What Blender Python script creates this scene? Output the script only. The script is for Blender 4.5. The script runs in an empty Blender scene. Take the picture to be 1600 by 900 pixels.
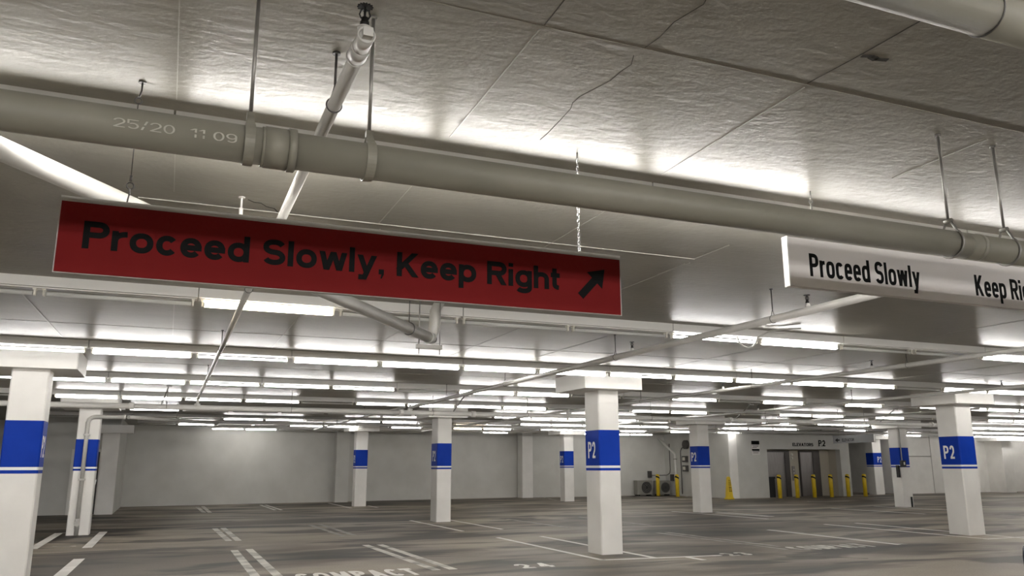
import bpy, math, random
from mathutils import Vector, Matrix

random.seed(7)
sc = bpy.context.scene
COL = sc.collection

# ------------------------------------------------------------------ camera
F = 1264.1
yaw, pitch, roll = (math.radians(a) for a in (22.668, 12.397, -0.146))
fwd = Vector((math.sin(yaw) * math.cos(pitch), math.cos(yaw) * math.cos(pitch), math.sin(pitch)))
rgt = Vector((math.cos(yaw), -math.sin(yaw), 0))
upv = rgt.cross(fwd)
r2 = math.cos(roll) * rgt + math.sin(roll) * upv
u2 = -math.sin(roll) * rgt + math.cos(roll) * upv
cd = bpy.data.cameras.new('camera')
cd.sensor_width = 36.0
cd.lens = F / 1600.0 * 36.0
cd.clip_start = 0.05
cd.clip_end = 300
cam = bpy.data.objects.new('camera', cd)
M3 = Matrix((r2, u2, -fwd)).transposed()
cam.matrix_world = Matrix.Translation((0, 0, 1.5)) @ M3.to_4x4()
COL.objects.link(cam)
sc.camera = cam

# ------------------------------------------------------------------ world, exposure
w = bpy.data.worlds.new('world')
sc.world = w
w.use_nodes = True
w.node_tree.nodes['Background'].inputs[0].default_value = (0, 0, 0, 1)
sc.view_settings.view_transform = 'Standard'
sc.view_settings.look = 'None'
sc.view_settings.exposure = 2.7
sc.view_settings.gamma = 1.0
sc.view_settings.use_curve_mapping = False
LAMP = {'B': 5.4, 'T': 6.5, 'W': 5.4, 'R': 10.5}      # radiance of the lit tubes
sc.cycles.max_bounces = 10
sc.cycles.diffuse_bounces = 6
sc.cycles.glossy_bounces = 4
sc.cycles.sample_clamp_indirect = 6.0
sc.cycles.use_light_tree = True

# ------------------------------------------------------------------ materials
def mat(name, col, rough=0.5, metal=0.0, spec=0.5):
    m = bpy.data.materials.new(name)
    m.use_nodes = True
    b = m.node_tree.nodes['Principled BSDF']
    b.inputs['Base Color'].default_value = (*col, 1)
    b.inputs['Roughness'].default_value = rough
    b.inputs['Metallic'].default_value = metal
    b.inputs['Specular IOR Level'].default_value = spec
    return m

def noisy(name, c1, c2, scale=(1, 1, 1), nscale=4.0, detail=6, lo=0.35, hi=0.65, rough=0.5, spec=0.5,
          bump=0.0, bscale=(1, 1, 1), bn=40.0, metal=0.0, bdist=0.01):
    m = mat(name, c1, rough, metal, spec)
    nt = m.node_tree
    N = nt.nodes
    L = nt.links
    b = N['Principled BSDF']
    g = N.new('ShaderNodeNewGeometry')
    mp = N.new('ShaderNodeMapping')
    mp.inputs['Scale'].default_value = scale
    L.new(g.outputs['Position'], mp.inputs['Vector'])
    n = N.new('ShaderNodeTexNoise')
    n.inputs['Scale'].default_value = nscale
    n.inputs['Detail'].default_value = detail
    L.new(mp.outputs[0], n.inputs['Vector'])
    r = N.new('ShaderNodeValToRGB')
    r.color_ramp.elements[0].position = lo
    r.color_ramp.elements[0].color = (*c1, 1)
    r.color_ramp.elements[1].position = hi
    r.color_ramp.elements[1].color = (*c2, 1)
    L.new(n.outputs['Fac'], r.inputs['Fac'])
    L.new(r.outputs['Color'], b.inputs['Base Color'])
    if bump:
        mp2 = N.new('ShaderNodeMapping')
        mp2.inputs['Scale'].default_value = bscale
        L.new(g.outputs['Position'], mp2.inputs['Vector'])
        n2 = N.new('ShaderNodeTexNoise')
        n2.inputs['Scale'].default_value = bn
        n2.inputs['Detail'].default_value = 5
        L.new(mp2.outputs[0], n2.inputs['Vector'])
        bp = N.new('ShaderNodeBump')
        bp.inputs['Strength'].default_value = bump
        bp.inputs['Distance'].default_value = bdist
        L.new(n2.outputs['Fac'], bp.inputs['Height'])
        L.new(bp.outputs[0], b.inputs['Normal'])
    return m

def emis(name, col, s):
    m = mat(name, (0.8, 0.8, 0.8), 0.4)
    b = m.node_tree.nodes['Principled BSDF']
    b.inputs['Emission Color'].default_value = (*col, 1)
    b.inputs['Emission Strength'].default_value = s
    return m

M = {}
M['ceil'] = noisy('ceiling_paint', (0.298, 0.286, 0.246), (0.350, 0.337, 0.292), (0.6, 1.6, 1), 1.5, 6, 0.3, 0.7,
                  rough=0.36, spec=0.10, bump=0.42, bscale=(0.9, 1.5, 1), bn=15.0, bdist=0.010)
M['joint'] = mat('joint_paint', (0.42, 0.41, 0.37), 0.4)
M['crack'] = mat('crack_dark', (0.06, 0.055, 0.045), 0.8)
M['wall'] = noisy('wall_paint', (0.56, 0.555, 0.52), (0.62, 0.615, 0.58), (1, 1, 1), 1.2, 5, rough=0.55, spec=0.3,
                  bump=0.05, bn=30)
M['white'] = noisy('white_paint', (0.76, 0.745, 0.71), (0.82, 0.805, 0.77), (1, 1, 1), 2.0, 6, rough=0.5, spec=0.3,
                   bump=0.05, bn=35)
M['blue'] = noisy('blue_paint', (0.002, 0.033, 0.32), (0.003, 0.038, 0.36), (1, 1, 1), 3, 3, rough=0.55, spec=0.15)
M['band_white'] = mat('band_white_paint', (0.82, 0.82, 0.80), 0.4)
M['text_white'] = mat('white_lettering_paint', (0.85, 0.85, 0.83), 0.4)
M['black'] = mat('black_vinyl', (0.006, 0.0065, 0.0065), 0.7, spec=0.1)
M['red'] = noisy('red_sign_face', (0.15, 0.009, 0.009), (0.165, 0.010, 0.010), (1, 1, 1), 1.0, 2, rough=0.7, spec=0.1)
M['sign_grey'] = mat('grey_sign_board', (0.42, 0.41, 0.38), 0.5)
M['sign_white'] = mat('white_sign_board', (0.74, 0.71, 0.695), 0.5, spec=0.3)
M['housing'] = mat('white_enamel', (0.72, 0.71, 0.68), 0.35)
M['holder'] = mat('ivory_plastic', (0.72, 0.70, 0.62), 0.45)
M['tube_off'] = mat('unlit_tube_glass', (0.70, 0.70, 0.68), 0.15)
M['tubeB'] = emis('lit_tube_white', (1.0, 0.97, 0.935), LAMP['B'])
M['tubeT'] = emis('lit_tube_cool', (1.0, 0.975, 0.955), LAMP['T'])
M['tubeW'] = emis('lit_tube_warm', (1.0, 0.86, 0.64), LAMP['W'])
M['tubeR'] = emis('lit_tube_boosted', (1.0, 0.97, 0.94), LAMP['R'])  # radiance boosted to brighten the near ceiling and the fronts facing the viewer
M['drain'] = noisy('beige_drain_plastic', (0.235, 0.225, 0.183), (0.27, 0.258, 0.214), (1, 1, 1), 2.5, 6, rough=0.45, spec=0.4)
M['faint'] = mat('faint_print', (0.42, 0.405, 0.345), 0.5)
M['pipe_white'] = noisy('white_pipe_paint', (0.44, 0.43, 0.40), (0.50, 0.49, 0.46), (1, 1, 1), 3, 5, rough=0.4)
M['steel'] = mat('galvanised_steel', (0.30, 0.29, 0.27), 0.45, 0.5)
M['dark_steel'] = mat('dark_steel', (0.10, 0.095, 0.09), 0.5, 0.5)
M['sprk'] = mat('sprinkler_black', (0.015, 0.015, 0.015), 0.4, 0.3)
M['yellow'] = noisy('yellow_paint', (0.72, 0.50, 0.02), (0.80, 0.57, 0.03), (1, 1, 1), 8, 3, rough=0.4)
M['elev'] = noisy('brushed_steel', (0.30, 0.28, 0.27), (0.36, 0.34, 0.33), (20, 20, 0.6), 3, 4, rough=0.35, metal=0.8)
M['dark_door'] = mat('dark_brown_door', (0.045, 0.038, 0.032), 0.5)
M['frame'] = mat('frame_paint', (0.42, 0.40, 0.37), 0.45)
M['cream'] = mat('lobby_cream_wall', (0.50, 0.46, 0.38), 0.5)
M['ac'] = mat('condenser_beige', (0.27, 0.26, 0.23), 0.5)
M['sign_dark'] = mat('dark_grey_sign_board', (0.13, 0.13, 0.13), 0.6)
M['elev_dark'] = mat('dark_elevator_jamb', (0.10, 0.09, 0.085), 0.4, 0.6)
M['ac_dark'] = mat('condenser_grille_dark', (0.03, 0.03, 0.03), 0.6)
M['bin'] = mat('black_bin_plastic', (0.012, 0.012, 0.013), 0.45)
M['car'] = mat('navy_car_paint', (0.006, 0.008, 0.03), 0.2)
M['glass'] = mat('dark_car_glass', (0.01, 0.012, 0.014), 0.05)
M['rubber'] = mat('black_rubber', (0.015, 0.015, 0.015), 0.8)
M['chrome'] = mat('bright_metal', (0.6, 0.6, 0.6), 0.25, 1.0)
M['lens'] = mat('red_lens', (0.25, 0.01, 0.01), 0.2)

def floor_material():
    m = mat('garage_floor', (0.15, 0.14, 0.12), 0.55)
    nt = m.node_tree; N = nt.nodes; L = nt.links
    b = N['Principled BSDF']
    g = N.new('ShaderNodeNewGeometry')
    def noise(scale, s, d, dist=0.0):
        mp = N.new('ShaderNodeMapping'); mp.inputs['Scale'].default_value = scale
        L.new(g.outputs['Position'], mp.inputs['Vector'])
        n = N.new('ShaderNodeTexNoise'); n.inputs['Scale'].default_value = s
        n.inputs['Detail'].default_value = d; n.inputs['Distortion'].default_value = dist
        L.new(mp.outputs[0], n.inputs['Vector'])
        return n.outputs['Fac']
    def ramp(f, p0, c0, p1, c1):
        r = N.new('ShaderNodeValToRGB')
        r.color_ramp.elements[0].position = p0; r.color_ramp.elements[0].color = (*c0, 1)
        r.color_ramp.elements[1].position = p1; r.color_ramp.elements[1].color = (*c1, 1)
        L.new(f, r.inputs['Fac'])
        return r.outputs['Color']
    def mix(kind, fac, a, c):
        x = N.new('ShaderNodeMix'); x.data_type = 'RGBA'; x.blend_type = kind
        x.inputs[0].default_value = fac
        L.new(a, x.inputs[6]); L.new(c, x.inputs[7])
        return x.outputs[2]
    base = ramp(noise((0.35, 0.55, 1), 1.0, 8, 0.4), 0.3, (0.200, 0.170, 0.132), 0.72, (0.400, 0.346, 0.272))
    streak = ramp(noise((0.13, 0.42, 1), 0.9, 9, 1.0), 0.42, (0.36, 0.345, 0.33), 0.55, (1, 1, 1))
    blot = ramp(noise((0.32, 0.95, 1), 0.9, 8, 0.9), 0.40, (0.22, 0.212, 0.208), 0.50, (1, 1, 1))
    fine = ramp(noise((1, 1, 1), 40.0, 3), 0.3, (0.82, 0.82, 0.82), 0.7, (1.12, 1.12, 1.12))
    c = mix('MULTIPLY', 1.0, base, streak)
    c = mix('MULTIPLY', 1.0, c, blot)
    c = mix('MULTIPLY', 1.0, c, fine)
    L.new(c, b.inputs['Base Color'])
    bp = N.new('ShaderNodeBump'); bp.inputs['Strength'].default_value = 0.15; bp.inputs['Distance'].default_value = 0.004
    L.new(noise((1, 1, 1), 60.0, 4), bp.inputs['Height'])
    L.new(bp.outputs[0], b.inputs['Normal'])
    return m
M['floor'] = floor_material()

def worn_white():
    m = mat('worn_line_paint', (0.62, 0.60, 0.55), 0.6)
    nt = m.node_tree; N = nt.nodes; L = nt.links
    b = N['Principled BSDF']
    g = N.new('ShaderNodeNewGeometry')
    n = N.new('ShaderNodeTexNoise'); n.inputs['Scale'].default_value = 2.2; n.inputs['Detail'].default_value = 8
    L.new(g.outputs['Position'], n.inputs['Vector'])
    r = N.new('ShaderNodeValToRGB')
    r.color_ramp.elements[0].position = 0.36; r.color_ramp.elements[0].color = (0.26, 0.245, 0.22, 1)
    r.color_ramp.elements[1].position = 0.55; r.color_ramp.elements[1].color = (0.66, 0.64, 0.59, 1)
    L.new(n.outputs['Fac'], r.inputs['Fac']); L.new(r.outputs['Color'], b.inputs['Base Color'])
    return m
M['line'] = worn_white()
M['line_new'] = noisy('fresh_line_paint', (0.70, 0.68, 0.64), (0.84, 0.82, 0.78), (1, 1, 1), 3, 6, rough=0.6)
M['line_faint'] = noisy('faint_line_paint', (0.20, 0.185, 0.16), (0.40, 0.38, 0.35), (1, 1, 1), 3, 8, rough=0.6)

# ------------------------------------------------------------------ mesh builder
class MB:
    def __init__(s):
        s.v = []; s.f = []; s.sm = []
    def add(s, vs, fs, smooth=False):
        o = len(s.v)
        s.v += [tuple(x) for x in vs]
        for f in fs:
            s.f.append([i + o for i in f]); s.sm.append(smooth)
        return s
    def box(s, x0, x1, y0, y1, z0, z1, bev=0.0):
        if bev:
            b = bev
            # chamfered upright box: octagonal plan
            pl = [(x0 + b, y0), (x1 - b, y0), (x1, y0 + b), (x1, y1 - b), (x1 - b, y1), (x0 + b, y1), (x0, y1 - b), (x0, y0 + b)]
            n = 8
            vs = [(x, y, z0) for x, y in pl] + [(x, y, z1) for x, y in pl]
            fs = [[i, (i + 1) % n, n + (i + 1) % n, n + i] for i in range(n)]
            fs += [list(range(n))[::-1], list(range(n, 2 * n))]
            return s.add(vs, fs)
        vs = [(x0, y0, z0), (x1, y0, z0), (x1, y1, z0), (x0, y1, z0), (x0, y0, z1), (x1, y0, z1), (x1, y1, z1), (x0, y1, z1)]
        return s.add(vs, [[3, 2, 1, 0], [4, 5, 6, 7], [0, 1, 5, 4], [1, 2, 6, 5], [2, 3, 7, 6], [3, 0, 4, 7]])
    def tube(s, pts, r, n=12, closed=False, caps=True):
        pts = [Vector(p) for p in pts]
        k = len(pts)
        rs = r if isinstance(r, (list, tuple)) else [r] * k
        vs = []; fs = []
        prev = None
        for i, p in enumerate(pts):
            if closed:
                t = (pts[(i + 1) % k] - pts[i - 1]).normalized()
            elif i == 0:
                t = (pts[1] - p).normalized()
            elif i == k - 1:
                t = (p - pts[-2]).normalized()
            else:
                t = ((pts[i + 1] - p).normalized() + (p - pts[i - 1]).normalized())
                t = t.normalized() if t.length > 1e-6 else (pts[i + 1] - p).normalized()
            if prev is None:
                a = Vector((0, 0, 1)) if abs(t.z) < 0.9 else Vector((1, 0, 0))
                e1 = t.cross(a).normalized()
            else:
                e1 = (prev - t * prev.dot(t)).normalized()
            prev = e1
            e2 = t.cross(e1)
            sc_ = 1.0
            if 0 < i < k - 1 and not closed:
                c = (pts[i + 1] - p).normalized().dot((p - pts[i - 1]).normalized())
                sc_ = 1.0
            for j in range(n):
                a = 2 * math.pi * j / n
                vs.append(p + (e1 * math.cos(a) + e2 * math.sin(a)) * rs[i] * sc_)
        segs = k if closed else k - 1
        for i in range(segs):
            i2 = (i + 1) % k
            for j in range(n):
                j2 = (j + 1) % n
                fs.append([i * n + j, i * n + j2, i2 * n + j2, i2 * n + j])
        s.add(vs, fs, True)
        if caps and not closed:
            o = len(s.v) - len(vs)
            s.f.append([o + j for j in range(n)][::-1]); s.sm.append(False)
            s.f.append([o + (k - 1) * n + j for j in range(n)]); s.sm.append(False)
        return s
    def ring(s, c, axis, R, r, n=24, m=6):
        c = Vector(c); ax = Vector(axis).normalized()
        a = Vector((0, 0, 1)) if abs(ax.z) < 0.9 else Vector((1, 0, 0))
        e1 = ax.cross(a).normalized(); e2 = ax.cross(e1)
        return s.tube([c + (e1 * math.cos(2 * math.pi * i / n) + e2 * math.sin(2 * math.pi * i / n)) * R for i in range(n)], r, m, closed=True)
    def lathe(s, c, prof, n=16, axis='z'):
        vs = []; fs = []
        for (r, z) in prof:
            for j in range(n):
                a = 2 * math.pi * j / n
                q = (r * math.cos(a), r * math.sin(a), z)
                if axis == 'y': q = (q[0], q[2], q[1])
                if axis == 'x': q = (q[2], q[0], q[1])
                vs.append((c[0] + q[0], c[1] + q[1], c[2] + q[2]))
        k = len(prof)
        for i in range(k - 1):
            for j in range(n):
                j2 = (j + 1) % n
                fs.append([i * n + j, i * n + j2, (i + 1) * n + j2, (i + 1) * n + j])
        s.add(vs, fs, True)
        o = len(s.v) - len(vs)
        s.f.append([o + j for j in range(n)][::-1]); s.sm.append(False)
        s.f.append([o + (k - 1) * n + j for j in range(n)]); s.sm.append(False)
        return s
    def poly2(s, pts, org, u, v, n, d=0.0015):
        """2-D convex polygon as a thin raised slab on a plane"""
        org = Vector(org); u = Vector(u); v = Vector(v); n = Vector(n)
        k = len(pts)
        A = [org + u * x + v * y for x, y in pts]
        B = [p + n * d for p in A]
        fs = [list(range(k, 2 * k)), list(range(k))[::-1]] + [[i, (i + 1) % k, k + (i + 1) % k, k + i] for i in range(k)]
        return s.add(A + B, fs)
    def build(s, name, m, parent=None, loc=None):
        me = bpy.data.meshes.new(name)
        me.from_pydata(s.v, [], s.f)
        me.materials.append(m)
        me.polygons.foreach_set('use_smooth', s.sm)
        me.update()
        import bmesh
        bm = bmesh.new(); bm.from_mesh(me)
        bmesh.ops.recalc_face_normals(bm, faces=bm.faces)
        bm.to_mesh(me); bm.free()
        o = bpy.data.objects.new(name, me)
        COL.objects.link(o)
        if parent is not None:
            o.parent = parent
            if parent.type == 'EMPTY' or parent.location.length:
                o.matrix_parent_inverse = Matrix.Translation(parent.matrix_basis.translation).inverted()
        return o

def thing(name, label, cat, loc=(0, 0, 0), group=None):
    o = bpy.data.objects.new(name, None)
    o.empty_display_size = 0.1
    COL.objects.link(o)
    o.location = loc
    o['label'] = label; o['category'] = cat
    if group: o['group'] = group
    return o
def tag(o, label, cat, group=None):
    o['label'] = label; o['category'] = cat
    if group: o['group'] = group
    return o
def struct(name, mb, m, parent=None):
    o = mb.build(name, m, parent)
    if parent is None: o['kind'] = 'structure'
    return o
def sub(mb, name, m, parent, label=None):
    o = mb.build(name, m, parent)
    if label: o['label'] = label
    return o
def child_copy(src, parent, loc):
    """copy of a part mesh (built about its own origin) placed under a thing"""
    c = src.copy(); COL.objects.link(c)
    c.parent = parent
    c.matrix_parent_inverse = Matrix.Identity(4)
    c.location = loc
    return c

# ------------------------------------------------------------------ stroke lettering
def sgnpow(x, p):
    return math.copysign(abs(x) ** p, x)
def arc(cx, cy, rx, ry, a0, a1, n=16, p=2.0):
    out = []
    for i in range(n + 1):
        a = math.radians(a0 + (a1 - a0) * i / n)
        out.append((cx + rx * sgnpow(math.cos(a), 2 / p), cy + ry * sgnpow(math.sin(a), 2 / p)))
    return out
WID = dict(P=.80, r=.48, o=.76, c=.70, e=.71, d=.75, S=.81, l=.22, w=1.05, y=.76, K=.88, p=.75, R=.86, i=.22, g=.75, h=.70, t=.42,
           C=.86, O=.94, M=.98, A=.92, T=.78, E=.72, L=.68, V=.88, I=.22, U=.82, N=.84)
WID.update({',': .24, ' ': .30, '2': .70, '3': .70, '4': .74, '0': .70, '1': .40, '5': .70, '9': .70, '/': .42})
def glyph(ch, W, sx, p):
    """list of ('s', polyline) centre-line strokes, ('q', polygon) fills; cap height 1"""
    h = W / 2; X = .735
    wd = max(WID[ch] * sx, W * 1.05)
    S = lambda pts: ('s', pts)
    def sl(x0, y0, x1, y1):      # slanted stroke with level ends
        L = math.hypot(x1 - x0, y1 - y0); k = h * L / abs(y1 - y0)
        return ('q', [(x0 - k, y0), (x0 + k, y0), (x1 + k, y1), (x1 - k, y1)])
    bowl = lambda x0, x1: S(arc((x0 + x1) / 2, X / 2, (x1 - x0) / 2 - h, X / 2 - h + .008, 0, 360, 24, p))
    g = []
    if ch in 'PR':
        yb = .40; cy = (1 - h + yb + h) / 2; ry = (1 - h - yb - h) / 2; rx = min(wd * .5, ry * 1.15)
        g = [S([(h, 0), (h, 1)]), S([(h, 1 - h)] + arc(wd - h - rx, cy, rx, ry, 90, -90, 14, p) + [(h, yb + h)])]
        if ch == 'R': g.append(sl(wd - h * 1.15, 0, wd * .52, yb + h))
    elif ch == 'r':
        g = [S([(h, 0), (h, X)]), S(arc(wd + .02, X * .52, wd + .02 - h, X * .48 - h, 180, 92, 10, p))]
    elif ch == 'o': g = [bowl(0, wd)]
    elif ch == 'c': g = [S(arc(wd / 2, X / 2, wd / 2 - h, X / 2 - h + .008, 38, 322, 20, p))]
    elif ch == 'e': g = [S(arc(wd / 2, X / 2, wd / 2 - h, X / 2 - h + .008, 0, 322, 22, p)), S([(h, X / 2), (wd, X / 2 - .001)])]
    elif ch == 'd': g = [bowl(0, wd), S([(wd - h, 0), (wd - h, 1)])]
    elif ch == 'p': g = [bowl(0, wd), S([(h, -.27), (h, X)])]
    elif ch == 'g': g = [bowl(0, wd), S([(wd - h, X), (wd - h, .0)] + arc(wd / 2, -.02, wd / 2 - h, .25 - h, 0, -155, 12, p))]
    elif ch == 'h': g = [S([(h, 0), (h, 1)]), S(arc(wd / 2, X * .58, wd / 2 - h, X * .42 - h, 180, 0, 14, p) + [(wd - h, 0)])]
    elif ch == 't': 
        sxm = wd * .42
        g = [S([(sxm, .95), (sxm, .24)] + arc(sxm + (wd - sxm) * .9, .24, (wd - sxm) * .9, .24 - h, 180, 265, 6, p)), S([(0, X - h * .85), (wd, X - h * .85)])]
    elif ch in 'lI': g = [S([(h, 0), (h, 1)])]
    elif ch == 'i': g = [S([(h, 0), (h, X)]), S([(h, .84), (h, 1)])]
    elif ch == 'S':
        ry = (1 - 2 * h) / 4
        g = [S(arc(wd / 2, 1 - h - ry, wd / 2 - h, ry, 22, 270, 16, min(p, 2.4)) + arc(wd / 2, h + ry, wd / 2 - h, ry, 90, -158, 16, min(p, 2.4))[1:])]
    elif ch == 'w': 
        k = h * 1.05
        g = [sl(.27 * wd, 0, k, X), sl(.27 * wd, 0, .5 * wd, X), sl(.73 * wd, 0, .5 * wd, X), sl(.73 * wd, 0, wd - k, X)]
    elif ch == 'y': g = [sl(wd * .5, 0, h * 1.05, X), sl(wd * .34, -.27, wd - h * 1.05, X), S([(.08 * wd, -.27 + h), (wd * .36, -.27 + h)])]
    elif ch == ',': g = [('q', [(0, 0), (W, 0), (W, W), (0, W)]), ('q', [(W * .35, -.17), (W * .62, -.17), (W, 0), (W * .55, 0)])]
    elif ch == 'K': g = [S([(h, 0), (h, 1)]), sl(h, .30, wd - h * 1.5, 1), sl(wd - h * 1.2, 0, wd * .36, .58)]
    elif ch == '2': 
        ry = .30 - h * .4
        g = [S(arc(wd / 2, 1 - h - ry, wd / 2 - h, ry, 172, -35, 14, min(p, 2.5)) + [(h * 1.1, h)]), S([(0.02, h), (wd, h)])]
    elif ch == '3': g = [S(arc(wd / 2, 1 - h - .22, wd / 2 - h, .22, 160, -90, 12, 2)), S(arc(wd / 2, h + .24, wd / 2 - h, .24, 90, -160, 12, 2))]
    elif ch == '4': g = [S([(wd * .68, 0), (wd * .68, 1)]), sl(h * 1.3, .28, wd * .66, 1), S([(0, .28), (wd, .28)])]
    elif ch == '5': g = [S([(wd - h * .5, 1 - h), (h, 1 - h), (h, .55)]), S(arc(wd / 2, h + .27, wd / 2 - h, .27, 130, -150, 14, 2))]
    elif ch == '9': g = [S(arc(wd / 2, .68, wd / 2 - h, .32 - h, 0, 360, 18, 2)), S([(wd - h, .68)] + arc(wd / 2, .35, wd / 2 - h, .35 - h, 0, -140, 10, 2))]
    elif ch == '0': g = [S(arc(wd / 2, .5, wd / 2 - h, .5 - h, 0, 360, 22, p))]
    elif ch == '1': g = [S([(wd - h, 0), (wd - h, 1)]), sl(h, .78, wd - h, 1)]
    elif ch == '/': g = [sl(h, 0, wd - h, 1)]
    elif ch == 'C': g = [S(arc(wd / 2, .5, wd / 2 - h, .5 - h, 40, 320, 20, p))]
    elif ch == 'O': g = [S(arc(wd / 2, .5, wd / 2 - h, .5 - h, 0, 360, 24, p))]
    elif ch == 'M': g = [S([(h, 0), (h, 1)]), S([(wd - h, 0), (wd - h, 1)]), sl(wd / 2, 0.1, h, 1), sl(wd / 2, 0.1, wd - h, 1)]
    elif ch == 'N': g = [S([(h, 0), (h, 1)]), S([(wd - h, 0), (wd - h, 1)]), sl(wd - h, 0, h, 1)]
    elif ch == 'A': g = [sl(h * 1.1, 0, wd / 2, 1), sl(wd - h * 1.1, 0, wd / 2, 1), S([(wd * .25, .3), (wd * .75, .3)])]
    elif ch == 'V': g = [sl(wd / 2, 0, h * 1.1, 1), sl(wd / 2, 0, wd - h * 1.1, 1)]
    elif ch == 'T': g = [S([(wd / 2, 0), (wd / 2, 1)]), S([(0, 1 - h), (wd, 1 - h)])]
    elif ch == 'E': g = [S([(h, 0), (h, 1)]), S([(h, h), (wd, h)]), S([(h, .5), (wd * .9, .5)]), S([(h, 1 - h), (wd, 1 - h)])]
    elif ch == 'L': g = [S([(h, 0), (h, 1)]), S([(h, h), (wd, h)])]
    elif ch == 'U': g = [S([(h, 1)] + arc(wd / 2, .38, wd / 2 - h, .38 - h, 180, 360, 14, p) + [(wd - h, 1)])]
    return g, wd
def text_width(txt, W, sx, gap):
    return sum(max(WID[c] * sx, W * 1.05) if c != ' ' else WID[' '] * sx for c in txt) + gap * (len(txt) - 1)
def lettering(txt, org, u, v, n, height, width=None, W=.2, sx=1.0, p=2.0, gap=.09, d=0.0015, mb=None, serif=False):
    """txt drawn on a plane; org = left end of the base line"""
    mb = mb or MB()
    d0 = d
    k = height
    tw = text_width(txt, W, sx, gap)
    kx = (width / tw) if width else k
    x = 0.0
    for ch in txt:
        if ch == ' ':
            x += WID[' '] * sx + gap; continue
        g, wd = glyph(ch, W, sx, p)
        for si, (kind, pts) in enumerate(g):
            d = d0 * (1 + .16 * si)
            if kind == 'q':
                mb.poly2([((x + a) * kx, b * k) for a, b in pts], org, u, v, n, d)
            else:
                h = W / 2
                closed = len(pts) > 4 and math.hypot(pts[0][0] - pts[-1][0], pts[0][1] - pts[-1][1]) < 1e-6
                q = pts[:-1] if closed else pts
                m_ = len(q); Lf = []; Rt = []
                for i, (a, b) in enumerate(q):
                    if closed: pa, pb = q[i - 1], q[(i + 1) % m_]
                    else: pa, pb = q[max(i - 1, 0)], q[min(i + 1, m_ - 1)]
                    d1 = Vector((a - pa[0], b - pa[1])); d2 = Vector((pb[0] - a, pb[1] - b))
                    d1 = d1.normalized() if d1.length > 1e-9 else d2.normalized()
                    d2 = d2.normalized() if d2.length > 1e-9 else d1
                    t = (d1 + d2)
                    t = t.normalized() if t.length > 1e-6 else d1
                    nn = Vector((-t.y, t.x)); c = max(0.6, nn.dot(Vector((-d1.y, d1.x))))
                    Lf.append((a + nn.x * h / c, b + nn.y * h / c)); Rt.append((a - nn.x * h / c, b - nn.y * h / c))
                for i in range(m_ if closed else m_ - 1):
                    j = (i + 1) % m_
                    quad = [Rt[i], Rt[j], Lf[j], Lf[i]]
                    mb.poly2([((x + a) * kx, b * k) for a, b in quad], org, u, v, n, d)
        if serif:
            for sx0 in ((0, wd) if ch in 'EATVRPL' else ()):
                mb.poly2([((x + sx0 - .1) * kx, 0), ((x + sx0 + .1) * kx, 0), ((x + sx0 + .1) * kx, .08 * k), ((x + sx0 - .1) * kx, .08 * k)], org, u, v, n, d)
        x += wd + gap
    return mb
X_, Y_, Z_ = Vector((1, 0, 0)), Vector((0, 1, 0)), Vector((0, 0, 1))

# ================================================================== STRUCTURE
ZC = 3.1
struct('floor', MB().box(-11, 52, -20, 41, -0.2, 0.0), M['floor'])
fl = bpy.data.objects['floor']

cb = MB()
xs = [-11, 0.35, 3.4, 52]
zs = [0, 0, 0.005, 0.003]
cb.box(-11, 52, 2.48, 41, ZC, ZC + 0.3)
v = []; fcs = []
for x, z in zip(xs, zs):
    v += [(x, -20, ZC + z), (x, 2.48, ZC + z), (x, -20, ZC + 0.3), (x, 2.48, ZC + 0.3)]
for i in range(3):
    a, b = 4 * i, 4 * i + 4
    fcs += [[a, b, b + 1, a + 1], [a + 2, a + 3, b + 3, b + 2], [a, a + 2, b + 2, b], [a + 1, b + 1, b + 3, a + 3]]
cb.add(v, fcs)
ceiling = struct('ceiling', cb, M['ceil'])

def wall_seg(mb, p0, p1, t=0.25, z0=0.0, z1=ZC):
    """upright slab from p0 to p1, thickness to the left-hand far side"""
    a = Vector((*p0, 0)); b = Vector((*p1, 0)); d = (b - a).normalized(); n = Vector((-d.y, d.x, 0)) * t
    vs = [(a.x, a.y, z0), (b.x, b.y, z0), (b.x + n.x, b.y + n.y, z0), (a.x + n.x, a.y + n.y, z0)]
    vs += [(x, y, z1) for x, y, _ in vs]
    mb.add(vs, [[3, 2, 1, 0], [4, 5, 6, 7], [0, 1, 5, 4], [1, 2, 6, 5], [2, 3, 7, 6], [3, 0, 4, 7]])
    return mb
wb = MB()
wall_seg(wb, (-1.55, 35.3), (16.0, 37.45))
wall_seg(wb, (16.0, 36.95), (24.2, 36.95))
wall_back = struct('wall_back', wb, M['wall'])
pm = MB()
pm.box(6.72, 7.28, 35.75, 36.4, 0, ZC)
struct('pilaster', pm, M['wall'], wall_back)
struct('pilaster', MB().box(15.85, 16.4, 36.7, 37.3, 0, ZC), M['white'], wall_back)
# left store block with its door opening
wl = MB()
wl.box(-3.65, -2.86, 30.2, 30.45, 0, ZC)
wl.box(-2.86, -1.96, 30.2, 30.45, 2.06, ZC)
wl.box(-1.96, -1.5, 30.2, 30.45, 0, ZC)
wl.box(-1.7, -1.5, 30.45, 35.4, 0, ZC)
wl.box(-3.65, -3.45, 30.45, 33.0, 0, ZC)
wl.box(-11, -3.45, 33.0, 33.25, 0, ZC)
wall_left = struct('wall_left', wl, M['wall'])
struct('pilaster', MB().box(-2.0, -1.5, 29.95, 30.2, 0, 2.58), M['white'], wall_left)
struct('pilaster_cap', MB().box(-2.5, -1.1, 29.7, 30.2, 2.58, 2.84), M['white'], wall_left)
struct('wall_side', MB().box(-11.25, -11, -20, 41, 0, ZC), M['wall'])
struct('wall_rear', MB().box(-11, 52, -20.25, -20, 0, ZC), M['wall'])
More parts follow.
